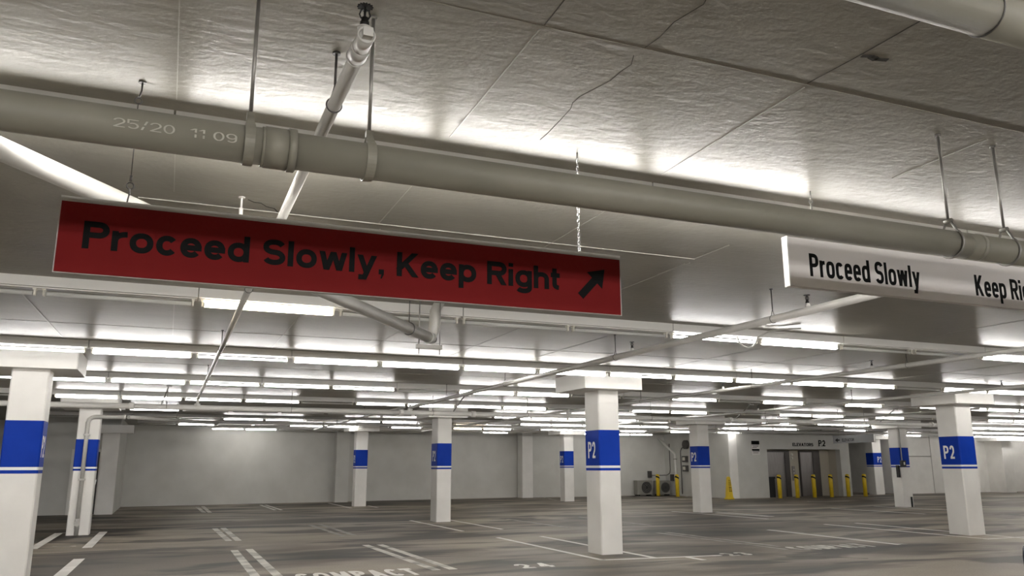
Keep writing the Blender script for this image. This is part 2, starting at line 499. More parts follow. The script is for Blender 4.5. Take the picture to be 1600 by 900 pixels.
# lift lobby block
lb = MB()
lb.box(24.1, 26.33, 31.6, 31.9, 0, ZC)
lb.box(26.33, 30.84, 31.6, 31.9, 2.25, ZC)
lb.box(30.84, 31.43, 31.6, 31.9, 0, ZC)
lb.box(24.1, 24.35, 31.9, 37.2, 0, ZC)
lb.box(31.2, 31.43, 31.9, 38.8, 0, ZC)
lobby = struct('wall_lobby', lb, M['wall'])
struct('corner_pilaster', MB().box(24.1, 24.55, 31.55, 31.6, 0, ZC), M['white'], lobby)
li = MB()
li.box(26.13, 26.33, 31.9, 32.4, 0, 2.6)
li.box(30.84, 31.04, 31.9, 32.4, 0, 2.6)
li.box(26.13, 31.04, 32.4, 32.6, 0, 2.6)
li.box(26.13, 31.04, 31.9, 32.4, 2.5, 2.6)
struct('lobby_recess', li, M['cream'], lobby)
wr = MB()
wr.box(31.43, 36.3, 38.5, 38.75, 0, ZC)
wr.box(36.0, 36.3, 32.7, 38.5, 0, ZC)
wr.box(36.3, 52, 32.7, 32.95, 0, ZC)
wall_right = struct('wall_right', wr, M['white'])
struct('pilaster', MB().box(42.6, 43.35, 31.7, 32.7, 0, 2.78), M['white'], wall_right)
struct('pilaster_cap', MB().box(41.9, 44.0, 31.4, 32.7, 2.78, ZC), M['white'], wall_right)
struct('wall_joint', MB().box(38.3, 38.33, 32.68, 32.7, 0, ZC), M['frame'], wall_right)
struct('conduit_run', MB().tube([(36.4, 32.66, 1.95), (38.3, 32.66, 1.95)], 0.02, 6), M['frame'], wall_right)
struct('wall_end', MB().box(52, 52.25, -20, 41, 0, ZC), M['wall'])

# left door
d1 = MB()
d1.box(-2.86, -2.78, 30.12, 30.4, 0, 2.06); d1.box(-2.04, -1.96, 30.12, 30.4, 0, 2.06); d1.box(-2.78, -2.04, 30.12, 30.4, 1.98, 2.06)
door = struct('door_1', d1, M['white'])
struct('door_leaf', MB().box(-2.78, -2.04, 30.28, 30.33, 0.01, 1.98), M['dark_door'], door)
struct('door_handle', MB().box(-2.14, -2.08, 30.22, 30.28, 0.95, 1.1), M['chrome'], door)

# ceiling board marks
jm = MB()
def ridge(mb, a, b, wdt=0.012, t=0.004, z=ZC):
    a = Vector((*a, z)); b = Vector((*b, z)); d = (b - a).normalized(); n = Vector((-d.y, d.x, 0)) * wdt / 2
    vs = [a + n, a - n, b - n, b + n]
    vs += [q - Vector((0, 0, t)) for q in vs]
    mb.add(vs, [[0, 1, 2, 3], [7, 6, 5, 4], [0, 4, 5, 1], [1, 5, 6, 2], [2, 6, 7, 3], [3, 7, 4, 0]])
ridge(jm, (-0.29, 5.19), (3.73, 5.18), 0.008, 0.005)
ridge(jm, (3.73, 5.18), (3.73, 4.74), 0.007, 0.003)
ridge(jm, (3.76, 5.75), (3.75, 5.34), 0.010, 0.003)
ridge(jm, (-0.09, 2.5), (-0.09, 3.66), 0.004, 0.002); ridge(jm, (-0.09, 4.2), (-0.09, 5.0), 0.004, 0.002)
ridge(jm, (1.16, 2.5), (1.17, 3.6), 0.005, 0.003); ridge(jm, (1.19, 4.1), (1.19, 5.19), 0.005, 0.003)
ridge(jm, (2.42, 2.5), (2.44, 3.65), 0.005, 0.003); ridge(jm, (2.47, 4.3), (2.48, 5.35), 0.005, 0.003)
ridge(jm, (3.68, 2.6), (3.69, 3.2), 0.006, 0.003)
ridge(jm, (-1.39, 8.5), (-1.34, 11.45), 0.014, 0.006); ridge(jm, (-0.06, 8.6), (-0.06, 11.3), 0.007, 0.003)
for k in range(1, 12):
    x = -0.06 + 1.27 * k
    ridge(jm, (x, 8.3 + 0.6 * (k % 3)), (x, 11.5), 0.008, 0.004)
    if k % 2: ridge(jm, (x + .02, 5.3), (x + .02, 7.5), 0.007, 0.003)
for y in (10.3, 13.9, 17.6):
    ridge(jm, (-4, y), (14, y + .02), 0.007, 0.003)
struct('board_joints', jm, M['joint'], ceiling)
kr = MB()
def crack(pts, w0=0.006, zf=lambda x, y: ZC):
    for (a, b) in zip(pts[:-1], pts[1:]):
        ridge(kr, a, b, w0 * random.uniform(0.6, 1.2), 0.0012, zf((a[0] + b[0]) / 2, (a[1] + b[1]) / 2))
near = lambda x, y: ZC + max(0, min(1, (x - 0.35) / 3.05)) * 0.005 - 0.0005
crack([(1.62, 2.1), (1.63, 2.13), (1.6, 2.27), (1.605, 2.33), (1.61, 2.38), (1.6, 2.47)], 0.004, near)
crack([(1.59, 2.54), (1.62, 2.61), (1.61, 2.68), (1.61, 2.77), (1.56, 2.95), (1.56, 3.02), (1.58, 3.08), (1.59, 3.21), (1.6, 3.37), (1.6, 3.46)], 0.004)
crack([(1.165, 2.1), (1.16, 2.3), (1.165, 2.47)], 0.006, near)
crack([(2.45, 1.6), (2.44, 1.9), (2.43, 2.2), (2.41, 2.47)], 0.005, near)
for (a, b, ww) in (((2.44, 2.20), (2.49, 2.185), .018), ((2.48, 2.19), (2.52, 2.20), .03), ((2.51, 2.20), (2.565, 2.185), .022)):
    ridge(kr, a, b, ww, 0.002, ZC + 0.003)

tag(MB().tube([(0.292, 4.956, 2.86), (0.292, 4.956, 3.1)], .006, 8).tube([(0.292, 4.956, 2.98), (0.292, 4.956, 3.03)], .012, 8).tube([(0.292, 4.956, 3.094), (0.292, 4.956, 3.1)], .02, 10).build('anchor_rod', M['white']),
    'short white anchor rod hanging from the ceiling just above the red sign', 'rod')
crack([(0.33, 4.99), (0.37, 5.03), (0.41, 5.03), (0.45, 5.09), (0.50, 5.11), (0.53, 5.18)], 0.010)
struct('cracks', kr, M['crack'], ceiling)

# floor paint
def line_mesh(segs, wdt=0.1):
    mb = MB()
    for a, b in segs:
        a = Vector((*a, 0.0)); b = Vector((*b, 0.0)); d = (b - a).normalized(); n = Vector((-d.y, d.x, 0)) * wdt / 2
        vs = [a + n, a - n, b - n, b + n]; vs += [q + Vector((0, 0, .002)) for q in vs]
        mb.add(vs, [[3, 2, 1, 0], [4, 5, 6, 7], [0, 1, 5, 4], [1, 2, 6, 5], [2, 3, 7, 6], [3, 0, 4, 7]])
    return mb
def paint(segs, m, wdt=0.1):
    for s_ in segs:
        struct('stall_line', line_mesh([s_], wdt), M[m], fl)
paint([((6.67, 16.8), (6.66, 12.13)), ((6.61, 12.18), (8.85, 11.97)), ((7.64, 16.7), (7.62, 12.13)), ((8.17, 11.97), (8.17, 11.5))], 'line_new', .1)
paint([((6.48, 23.0), (6.56, 18.75)), ((7.56, 22.9), (7.62, 18.9))], 'line_new', .09)
paint([((3.70, 16.3), (3.80, 12.0)), ((3.98, 16.3), (4.06, 12.0)), ((1.27, 16.3), (1.27, 11.6)), ((1.54, 16.4), (1.57, 11.6)),
       ((1.23, 22.1), (1.31, 18.35)), ((1.43, 22.2), (1.50, 18.3)), ((1.2, 34.1), (1.28, 29.8)), ((1.42, 34.4), (1.46, 29.75))], 'line', .13)
paint([((3.6, 22.4), (3.71, 18.5)), ((3.87, 22.5), (3.98, 18.7))], 'line_faint', .12)
paint([((3.58, 34.6), (3.65, 30.4)), ((3.77, 34.6), (3.86, 30.3)), ((6.37, 35.2), (6.37, 30.6)), ((7.35, 32.2), (7.36, 30.6))], 'line_new', .1)
paint([((-2.18, 22.1), (-2.2, 18.08)), ((-1.25, 22.1), (-1.27, 17.92)), ((-1.22, 15.87), (-1.3, 11.5))], 'line_new', .17)
paint([((-2.2, 22.12), (-1.2, 22.1)), ((-1.91, 18.48), (-1.5, 18.4))], 'line', .08)
paint([((16.92, 17.0), (16.6, 11.9)), ((15.86, 17.0), (15.78, 12.3)), ((15.7, 12.3), (17.0, 12.35)), ((13.29, 16.1), (13.14, 12.15)),
       ((21.92, 23.1), (21.97, 19.2)), ((24.35, 23.5), (24.48, 20.5)), ((15.72, 23.8), (15.95, 19.3)), ((16.85, 22.9), (16.9, 20.2)), ((16.45, 22.4), (16.74, 20.24)),
       ((21.7, 36.0), (21.9, 32.0)), ((25.2, 27.9), (26.9, 27.3))], 'line_new', .1)
paint([((13.45, 16.1), (13.3, 12.15)), ((10.45, 16.5), (10.55, 12.3)), ((10.72, 16.5), (10.8, 12.8)), ((17.1, 37.0), (16.0, 33.3)), ((19.2, 36), (19.1, 32)),
       ((11.5, 22.4), (11.6, 18.6)), ((20.5, 16.5), (20.4, 12.4)), ((22.9, 16.5), (22.8, 12.6)), ((9.2, 22.4), (9.3, 18.7))], 'line_faint', .11)
paint([((-1, 26.2), (1.0, 26.2)), ((2.2, 26.5), (4.6, 26.5)), ((6.5, 27.5), (9, 27.6)), ((9.4, 30.0), (11.4, 29.9)), ((9.0, 19.4), (11.5, 19.2)), ((2.0, 33.2), (3.4, 33.2))], 'line_faint', .07)
struct('compact_lettering', lettering('COMPACT', (1.78, 11.62, 0), X_, Y_, Z_, 0.78, 1.70, W=.22, sx=.75, p=2.4, gap=.16, d=.002), M['line_new'], fl)
struct('compact_lettering', lettering('COMPACT', (10.75, 12.05, 0), X_, Y_, Z_, 0.62, 1.75, W=.22, sx=.75, p=2.4, gap=.16, d=.002), M['line'], fl)
struct('bay_number', lettering('24', (5.06, 11.68, 0), X_, Y_, Z_, 0.52, 0.56, W=.17, sx=.75, gap=.30, d=.002), M['line_new'], fl)
struct('bay_number', lettering('23', (8.95, 11.82, 0), X_, Y_, Z_, 0.42, 0.5, W=.17, sx=.75, gap=.30, d=.002), M['line'], fl)
struct('floor_crack', line_mesh([((9.75, 11.4), (10.2, 11.1)), ((10.2, 11.1), (10.75, 10.6))], .03), M['crack'], fl)

# ================================================================== CEILING STRIP LIGHTS
ROWY = [3.88, 7.88, 11.77, 15.7, 19.62, 23.53, 27.44, 31.25, 34.7]
ROWS = [  # x of first slot, then one number per 1.28 m slot: 0 unlit, 1 slim lit tube, 2 bright lit tube, 3 warm lit tube
    (-7.77, [4, 4, 4, 4, 4, 2, 4, 4, 4, 2, 2, 4, 4, 4]),  # mostly boosted tubes, to brighten the near ceiling
    (-7.53, [2, 2, 2, 2, 0, 0, 3, 0, 0, 0, 1, 2, 0, 0, 2, 2, 1, 1]),
    (-8.73, [1, 2, 1, 2, 1, 1, 2, 1, 2, 2, 2, 2, 1, 2, 2, 2, 1, 0, 2, 2, 2, 1, 1, 1]),
    (-8.73, [1, 2, 1, 2, 1, 2, 2, 1, 1, 1, 0, 2, 2, 0, 0, 1, 0, 2, 0, 2, 0, 1, 2, 2, 2, 1, 1, 1]),
    (-8.73, [1, 2, 1, 2, 0, 2, 2, 1, 1, 0, 1, 2, 1, 2, 0, 0, 1, 2, 0, 0, 1, 2, 0, 2, 0, 0, 0, 2, 2, 2, 1, 1, 1, 1]),
    (-3.61, [0, 0, 1, 0, 0, 0, 0, 0, 0, 0, 2, 2, 2, 2, 0, 0, 0, 0, 1, 0, 2, 2, 0, 0, 0, 0, 2, 2, 2, 2, 1, 1, 1, 1]),
    (-3.61, [0, 0, 0, 0, 1, 1, 0, 1, 2, 0, 0, 0, 2, 2, 2, 2, 2, 0, 0, 2, 2, 2, 0, 0, 1, 0, 0, 0, 0, 0, 2, 2, 2, 2, 2, 1, 1, 1]),
    (-1.05, [0, 2, 0, 0, 1, 2, 0, 1, 0, 3, 2, 0, 1, 1, 0, 2, 0, 2, 0, 1, 0, 0, 0, 0, 0, 0, 0, 2, 2, 0, 0, 0, 2, 2, 2, 2, 2, 1, 1, 1]),
    (1.51, [1, 2, 0, 0, 0, 0, 0, 0, 0, 1, 0, 0, 0, 2, 2, 2, 0, 0]),
]
def strip_meshes():
    h = MB()
    h.box(0.0, 2.55, -0.095, 0.095, 3.012, 3.1)
    h.box(0.01, 2.54, -0.05, 0.05, 3.004, 3.012)
    H = h.build('housing', M['housing'])
    out = {'H': H}
    for code, r, m in ((2, .024, 'tubeB'), (1, .0135, 'tubeT'), (3, .024, 'tubeW'), (0, .019, 'tube_off'), (4, .024, 'tubeR')):
        t = MB(); t.tube([(0.045, 0, 2.965), (1.215, 0, 2.965)], r, 10)
        out[code] = t.build('tube', M[m])
    k = MB(); k.box(-0.008, 0.008, -0.022, 0.022, 2.945, 3.012); k.box(-0.014, 0.014, -0.03, 0.03, 2.992, 3.012)
    out['K'] = k.build('lamp_holder', M['holder'])
    return out
SM = strip_meshes()
ORD = ['first', 'second', 'third', 'fourth', 'fifth', 'sixth', 'seventh', 'eighth', 'ninth', 'tenth', 'eleventh', 'twelfth', 'thirteenth',
       'fourteenth', 'fifteenth', 'sixteenth', 'seventeenth', 'eighteenth', 'nineteenth', 'twentieth', 'twenty-first', 'twenty-second', 'twenty-third']
ROWN = ['front lamp row', 'second lamp row', 'third lamp row', 'fourth lamp row', 'fifth lamp row', 'sixth lamp row',
        'seventh lamp row', 'eighth lamp row', 'last lamp row']
def state(a, b):
    la, lb_ = a > 0, b > 0
    if a == 3 or b == 3: return 'strip light with a warm yellowish tube'
    if la and lb_: return 'strip light with both tubes lit' if (a, b) != (1, 1) else 'strip light with two slim lit tubes'
    if la: return 'strip light, only left tube lit'
    if lb_: return 'strip light, only right tube lit'
    return 'unlit white strip light'
def inframe(x, y):
    q = Vector((x, y, 1.5))
    d = q - Vector((0, 0, 0))
    cx = (d.x * rgt.x + d.y * rgt.y); cz = d.x * math.sin(yaw) + d.y * math.cos(yaw)
    return cz > 0.3 and abs(cx / (cz * math.cos(pitch) + (2.97 - 1.5) * math.sin(pitch))) < 0.64
REAR = [(-0.05, -8.73, [0, 0, 0, 0] + [1] * 12 + [0, 0]), (-4.0, -8.73, [4] * 20), (-7.9, -8.73, [4] * 20), (-11.8, -8.73, [4] * 20), (-15.7, -8.73, [4] * 20)]  # nearest row lit with slim tubes to brighten the near ceiling
for y, x0, codes in REAR:                       # unseen lamp rows added behind the viewer to light sign and column fronts
    for i in range(0, len(codes), 2):
        a, b = codes[i:i + 2]
        t = thing('strip_light', 'added unseen strip light behind the viewer, lighting sign and column fronts', 'ceiling light', (x0 + 1.28 * i, y, 0), 'added strip lights behind the viewer')
        child_copy(SM['H'], t, (0, 0, 0))
        for s_, c in ((0, a), (1, b)): child_copy(SM[c], t, (0.01 + 1.275 * s_, 0, 0))
for k, (x0, codes) in enumerate(ROWS):
    y = ROWY[k]; n = 0
    for i in range(0, len(codes) - 1, 2):
        x = x0 + 1.28 * i
        if k == 8 and x + 2.55 > 24.0: continue
        a, b = codes[i], codes[i + 1]
        vis = inframe(x, y) or inframe(x + 2.55, y)
        if vis:
            lab = '%s, %s from left in the %s' % (state(a, b), ORD[n], ROWN[k]); n += 1
        else:
            lab = '%s, added out of view at %s end, %s' % (state(a, b), 'left' if i < 4 else 'right', ROWN[k])  # lamps beyond the view, added to brighten the sides
        t = thing('strip_light', lab, 'ceiling light', (x, y, 0), 'fluorescent strip lights on the ceiling')
        child_copy(SM['H'], t, (0, 0, 0))
        for s_, c in ((0, a), (1, b)):
            child_copy(SM[c], t, (0.01 + 1.275 * s_, 0, 0))
            if k <= 4:
                child_copy(SM['K'], t, (0.035 + 1.275 * s_, 0, 0)); child_copy(SM['K'], t, (1.24 + 1.275 * s_, 0, 0))
for o in SM.values():
    bpy.data.objects.remove(o)

# ================================================================== COLUMNS
def column(cx, cy, label, size=(.46, .46), cap=(1.15, 1.2), capc=None, p2=None, stripes=True, ztop=2.82):
    t = thing('concrete_column', label, 'column', (cx, cy, 0), 'square white columns with a blue band')
    hx, hy = size[0] / 2, size[1] / 2
    sub(MB().box(cx - hx, cx + hx, cy - hy, cy + hy, 0, ztop, .018), 'shaft', M['white'], t)
    e = .002
    bb = MB().box(cx - hx - e, cx + hx + e, cy - hy - e, cy + hy + e, 1.50, 2.12, .018)
    band = sub(bb, 'blue_band', M['blue'], t, 'blue painted band')
    sub(MB().box(cx - hx - e, cx + hx + e, cy - hy - e, cy + hy + e, 1.46, 1.50, .018), 'white_stripe', M['band_white'], t)
    sub(MB().box(cx - hx - e, cx + hx + e, cy - hy - e, cy + hy + e, 1.415, 1.46, .018), 'blue_stripe', M['blue'], t)
    if cap:
        qx, qy = capc or (cx, cy)
        sub(MB().box(qx - cap[0] / 2, qx + cap[0] / 2, qy - cap[1] / 2, qy + cap[1] / 2, ztop, ZC, .015), 'capital', M['white'], t)
    if p2:
        if p2 == 'left':
            o, u, n = (cx - hx - e, cy + .155, 1.63), -Y_, -X_
        elif p2 == 'right':
            o, u, n = (cx + hx + e, cy - .155, 1.63), Y_, X_
        else:
            o, u, n = (cx - .02, cy - hy - e, 1.63), X_, -Y_
        sub(lettering('P2', o, u, Z_, n, .29, .27, W=.15, sx=.62, p=3, gap=.12), 'level_lettering', M['text_white'], band, 'white P2 lettering')
    return t
column(-1.83, 13.05, 'big white column with blue band at the left edge of the picture', cap=(1.17, 1.26), capc=(-1.83, 13.25), p2='right')
colC = column(7.24, 13.11, 'white column with blue P2 band standing in the white painted box nearest centre', size=(.42, .53), capc=(7.17, 13.1), p2='left')
column(16.43, 13.30, 'white column with blue P2 band, foremost on the right side', size=(.5, .52), cap=(1.2, 1.2), p2='left')
cp = column(-1.73, 21.45, 'white column with a white pipe running down its front', p2=None, cap=(1.2, 1.2))
column(7.13, 22.27, 'white column with narrow P2 lettering, directly behind a painted line, left of centre', size=(.42, .56), p2='left', cap=(1.15, 1.2))
column(6.95, 32.0, 'small distant white column left of centre before the grey back wall', p2='left', cap=(1.15, 1.2))
column(16.1, 32.4, 'distant white column with shaded left side beside the back wall pilaster', p2='left', cap=(1.2, 1.2))
column(16.34, 22.95, 'white column with blue P2 band left of the yellow caution cone', p2='left', cap=(1.2, 1.1), capc=(16.34, 22.83))
cE = column(25.05, 22.75, 'white column with a black call box and corner guard near the elevators', cap=(1.2, 1.2))
column(34.4, 32.9, 'distant white column with P2 on its front, half hidden behind another column', p2='front', cap=(1.2, 1.2), size=(.6, .5))

# pipe on the left rear column
ph = MB()
ph.tube([(-1.75, 21.17, 0.0), (-1.75, 21.17, 2.50), (-1.73, 21.17, 2.57), (-1.68, 21.17, 2.61), (-1.6, 21.17, 2.63), (-1.0, 21.17, 2.64)], .045, 12)
vp = sub(ph, 'pipe', M['pipe_white'], thing('downpipe', 'white downpipe bending over at the top of the left rear column', 'pipe', (-1.75, 21.17, 0)))
pt = vp.parent
sub(MB().tube([(-1.02, 21.17, 2.64), (-0.97, 21.17, 2.64)], .06, 12), 'coupling', M['pipe_white'], pt)
bp_ = thing('branch_pipe', 'white pipe leading back to the right from the downpipe bend', 'pipe', (-0.94, 21.17, 2.64))
sub(MB().tube([(-0.92, 21.18, 2.64), (1.2, 24.2, 2.68)], .045, 12), 'pipe', M['pipe_white'], bp_)
sub(MB().ring((0.14, 22.69, 2.66), (2.12, 3.02, 0), .05, .005, 16, 5).tube([(0.14, 22.69, 2.71), (0.14, 22.69, ZC)], .006, 6), 'hanger', M['steel'], bp_)
sub(MB().tube([(-1.75, 21.14, .26), (-1.75, 21.10, .26)], .06, 14).tube([(-1.75, 21.17, .14), (-1.75, 21.17, .36)], .052, 12), 'cleanout', M['pipe_white'], pt)
sub(MB().box(-1.82, -1.68, 21.12, 21.225, 1.2, 1.24).box(-1.82, -1.68, 21.12, 21.225, 2.2, 2.24), 'pipe_clamp', M['pipe_white'], pt)

# fittings on the elevator-side column
ph2 = thing('call_box', 'small black call box with pale dial on a white column', 'call box', (25.05, 22.5, 1.4))
sub(MB().box(24.78, 24.96, 22.40, 22.515, 1.42, 1.66), 'case', M['bin'], ph2)
sub(MB().box(24.84, 24.9, 22.39, 22.40, 1.5, 1.6), 'dial', M['holder'], ph2)
sub(MB().tube([(24.87, 22.49, 1.66), (24.87, 22.49, 2.8)], .018, 8), 'conduit', M['pipe_white'], ph2)
tag(MB().box(24.72, 24.80, 22.56, 22.66, 1.05, 1.48).build('conduit_box', M['bin']), 'narrow black box on the left edge of the column with the call box', 'box')
tag(MB().box(25.14, 25.2, 22.49, 22.52, 0, .36).build('corner_guard', M['rubber']), 'short black guard strip at the foot of the column with the call box', 'guard')

# ================================================================== SIGNS
s1 = thing('hanging_sign', 'dark red hanging sign reading Proceed Slowly, Keep Right with an arrow', 'sign', (0.8, 3.53, 2.25))
sub(MB().box(-0.475, 2.083, 3.533, 3.56, 2.246, 2.562), 'backing_board', M['sign_grey'], s1, 'grey backing board')
face = sub(MB().box(-0.470, 2.075, 3.527, 3.533, 2.249, 2.538), 'sign_face', M['red'], s1, 'dark red sign face')
sub(lettering('Proceed Slowly, Keep Right', (-0.382, 3.527, 2.350), X_, Z_, -Y_, .1135, 2.112, W=.205, sx=1.0, p=2.15, gap=.085), 'lettering', M['black'], face, 'black bold lettering')
ar = MB()
tip = Vector((1.985, 2.478)); tail = Vector((1.845, 2.330)); d = (tip - tail).normalized(); nn = Vector((-d.y, d.x))
nk = tip - d * .085
ar.poly2([tuple(tail - nn * .02), tuple(nk - nn * .02), tuple(nk + nn * .02), tuple(tail + nn * .02)], (0, 3.527, 0), X_, Z_, -Y_)
ar.poly2([tuple(tip), tuple(nk + nn * .058), tuple(nk - nn * .058)], (0, 3.527, 0), X_, Z_, -Y_)
sub(ar, 'arrow', M['black'], face, 'black arrow pointing up to the right')
# left suspension: eye hook, wire, link
wm = MB()
wm.tube([(-0.225, 3.535, 3.1), (-0.225, 3.535, 3.06), (-0.232, 3.535, 3.03)], .004, 6)
wm.ring((-0.234, 3.535, 3.012), (0, 1, 0), .014, .003, 12, 5)
wm.tube([(-0.234, 3.535, 3.0), (-0.232, 3.54, 2.66)], .0022, 5)
wm.tube([(-0.232, 3.54, 2.68), (-0.232, 3.54, 2.655)], .006, 6)
wm.ring((-0.232, 3.54, 2.635), (0, 1, 0), .014, .003, 12, 5); wm.ring((-0.232, 3.54, 2.607), (1, 0, 0), .012, .003, 12, 5)
wm.tube([(-0.232, 3.54, 2.60), (-0.236, 3.54, 2.575), (-0.238, 3.545, 2.556)], .0035, 6)
sub(wm, 'suspension_wire', M['dark_steel'], s1)
sub(MB().tube([(-0.225, 3.535, 3.1), (-0.225, 3.535, 3.094)], .016, 12), 'hook_plate', M['dark_steel'], s1)
chm = MB()
chm.tube([(1.852, 3.545, 3.1), (1.852, 3.545, 3.045)], .005, 6)
z = 3.035; i = 0
while z > 2.575:
    chm.tube([Vector((1.852, 3.545, z)) + (X_ if i % 2 else Y_) * (.0065 * math.cos(a)) + Z_ * (.012 * math.sin(a)) for a in [2 * math.pi * q / 10 for q in range(10)]], .002, 5, closed=True)
    z -= .0185; i += 1
chm.tube([(1.852, 3.545, 2.585), (1.852, 3.545, 2.556)], .006, 6)
sub(chm, 'suspension_chain', M['chrome'], s1)

s2 = thing('hanging_sign', 'white hanging sign reading Proceed Slowly and Keep Right in condensed letters', 'sign', (4.5, 3.54, 2.5))
b2 = sub(MB().box(3.205, 5.75, 3.54, 3.58, 2.50, 2.79), 'sign_board', M['sign_white'], s2)
sub(MB().box(3.195, 3.205, 3.538, 3.582, 2.497, 2.793), 'white_edge', M['band_white'], s2)  # lamp light on the board's left edge put into a whiter colour
sub(lettering('Proceed Slowly', (3.35, 3.54, 2.568), X_, Z_, -Y_, .137, .872, W=.165, sx=.66, p=3, gap=.075), 'lettering', M['black'], b2, 'black condensed lettering')
sub(lettering('Keep Right', (4.706, 3.54, 2.560), X_, Z_, -Y_, .137, .62, W=.165, sx=.66, p=3, gap=.075), 'lettering', M['black'], b2, 'black condensed lettering')
wm = MB()
for x in (3.421, 5.5):
    wm.tube([(x, 3.56, 3.1), (x, 3.56, 3.05)], .004, 6); wm.ring((x, 3.56, 3.033), (0, 1, 0), .014, .003, 12, 5)
    wm.tube([(x, 3.56, 3.02), (x, 3.56, 2.985)], .005, 6); wm.tube([(x, 3.56, 2.985), (x, 3.56, 2.78)], .002, 5)
sub(wm, 'suspension_wire', M['steel'], s2)

s3 = thing('hanging_sign', 'small distant grey hanging sign with a left arrow near the elevators', 'sign', (23.7, 23.57, 2.31))
b3 = sub(MB().box(23.7, 23.74, 22.57, 24.58, 2.31, 2.60), 'sign_board', M['sign_dark'], s3)
sub(MB().box(23.69, 23.75, 22.53, 22.57, 2.30, 2.61), 'white_edge', M['band_white'], s3)
lt = MB()
lt.poly2([(0.10, .12), (0.24, .04), (0.24, .20)], (23.7, 24.58, 2.31), -Y_, Z_, -X_)
lt.poly2([(0.24, .095), (0.34, .095), (0.34, .145), (0.24, .145)], (23.7, 24.58, 2.31), -Y_, Z_, -X_)
sub(lt, 'arrow', M['black'], b3)
sub(lettering('ELEVATOR', (23.7, 24.12, 2.37), -Y_, Z_, -X_, .11, .60, W=.2), 'lettering', M['black'], b3)
sub(MB().tube([(23.72, 22.9, 2.60), (23.72, 22.9, ZC)], .004, 5).tube([(23.72, 24.3, 2.60), (23.72, 24.3, ZC)], .004, 5), 'suspension_wire', M['steel'], s3)

# ================================================================== BIG BEIGE DRAIN PIPE
dp = thing('drain_pipe', 'big beige drain pipe crossing the whole ceiling in front of the signs', 'pipe', (0.5, 2.65, 2.55))
PZ, PR, PY = 2.540, .0625, 2.655
sub(MB().tube([(-2.2, PY, PZ), (0.28, PY, PZ)], PR, 32), 'pipe_length', M['drain'], dp)
sub(MB().tube([(0.28, PY, PZ), (3.49, PY, PZ)], PR, 32), 'pipe_length', M['drain'], dp)
sub(MB().tube([(3.49, PY, PZ), (7.5, PY, PZ)], PR, 32), 'pipe_length', M['drain'], dp)
cpl = MB().tube([(.215, PY, PZ), (.29, PY, PZ)], PR + .007, 32).tube([(.29, PY, PZ), (.315, PY, PZ)], PR + .011, 32).tube([(.205, PY, PZ), (.22, PY, PZ)], PR + .004, 32)
sub(cpl, 'coupling', M['drain'], dp)
sub(MB().tube([(3.56, PY, PZ), (3.585, PY, PZ)], PR + .003, 32), 'coupling', M['drain'], dp)
def strap_hanger(x, flat=True):
    rod = MB().tube([(x, PY, PZ + PR + .035), (x, PY, ZC)], .0068, 8).tube([(x, PY, ZC - .012), (x, PY, ZC)], .014, 10)
    sub(rod, 'hanger_rod', M['steel'], dp)
    st = MB()
    if flat:
        n = 28; R = PR + .004; hw = .016
        vs = []; fs = []
        for i in range(n + 1):
            a = math.radians(60 + 420 * i / n - 30 + 30)
            a = math.radians(118 + (360 - 56) * i / n)
            vs += [(x - hw, PY + R * math.cos(a), PZ + R * math.sin(a)), (x + hw, PY + R * math.cos(a), PZ + R * math.sin(a)),
                   (x + hw, PY + (R + .004) * math.cos(a), PZ + (R + .004) * math.sin(a)), (x - hw, PY + (R + .004) * math.cos(a), PZ + (R + .004) * math.sin(a))]
        for i in range(n):
            o = 4 * i
            for j in range(4): fs.append([o + j, o + (j + 1) % 4, o + 4 + (j + 1) % 4, o + 4 + j])
        st.add(vs, fs)
        zt = PZ + PR + .038; q = math.radians(62)
        for sgn in (-1, 1):
            y0 = PY + sgn * R * math.cos(q); z0 = PZ + R * math.sin(q)
            st.add([(x - hw, y0, z0), (x + hw, y0, z0), (x + hw * .5, PY + sgn * .006, zt), (x - hw * .5, PY + sgn * .006, zt),
                    (x - hw, y0 + sgn * .005, z0), (x + hw, y0 + sgn * .005, z0), (x + hw * .5, PY + sgn * .011, zt), (x - hw * .5, PY + sgn * .011, zt)],
                   [[0, 1, 2, 3], [7, 6, 5, 4], [0, 4, 5, 1], [1, 5, 6, 2], [2, 6, 7, 3], [3, 7, 4, 0]])
        st.box(x - .012, x + .012, PY - .012, PY + .012, zt - .012, zt + .012)
        sub(st, 'strap', M['drain'], dp)
    else:
        R = PR + .007
        pts = [Vector((x, PY, PZ)) + Y_ * (R * math.sin(a)) + Z_ * (R * math.cos(a)) for a in [math.radians(35 + 290 * i / 24) for i in range(25)]]
        top = Vector((x, PY, PZ + PR + .05))
        st.tube([top + Y_ * .012] + pts + [top - Y_ * .012], .006, 6)
        st.tube([top - Y_ * .02, top + Y_ * .02], .011, 8)
        rod2 = st.tube([top, (x, PY, PZ + PR + .06)], .006, 6)
        sub(st, 'hanger_loop', M['steel'], dp)
strap_hanger(.165); strap_hanger(.565)
strap_hanger(3.40, False); strap_hanger(3.79, False)
# faint print on the pipe, laid on the lower front of its surface
def on_pipe(txt, x, hgt, width, ang, name='pipe_print'):
    base = lettering(txt, (0, 0, 0), X_, Y_, Z_, hgt, width, W=.10, sx=.8, d=.0006)
    vs = []
    for (a, b, c) in base.v:
        th = math.radians(ang) - b / PR
        vs.append((x + a, PY - (PR + .0007 + c) * math.cos(th), PZ - (PR + .0007 + c) * math.sin(th)))
    base.v = vs
    sub(base, name, M['faint'], dp, 'faint printed numbers')
on_pipe('25/20  11 09', -.235, .028, .36, 22)

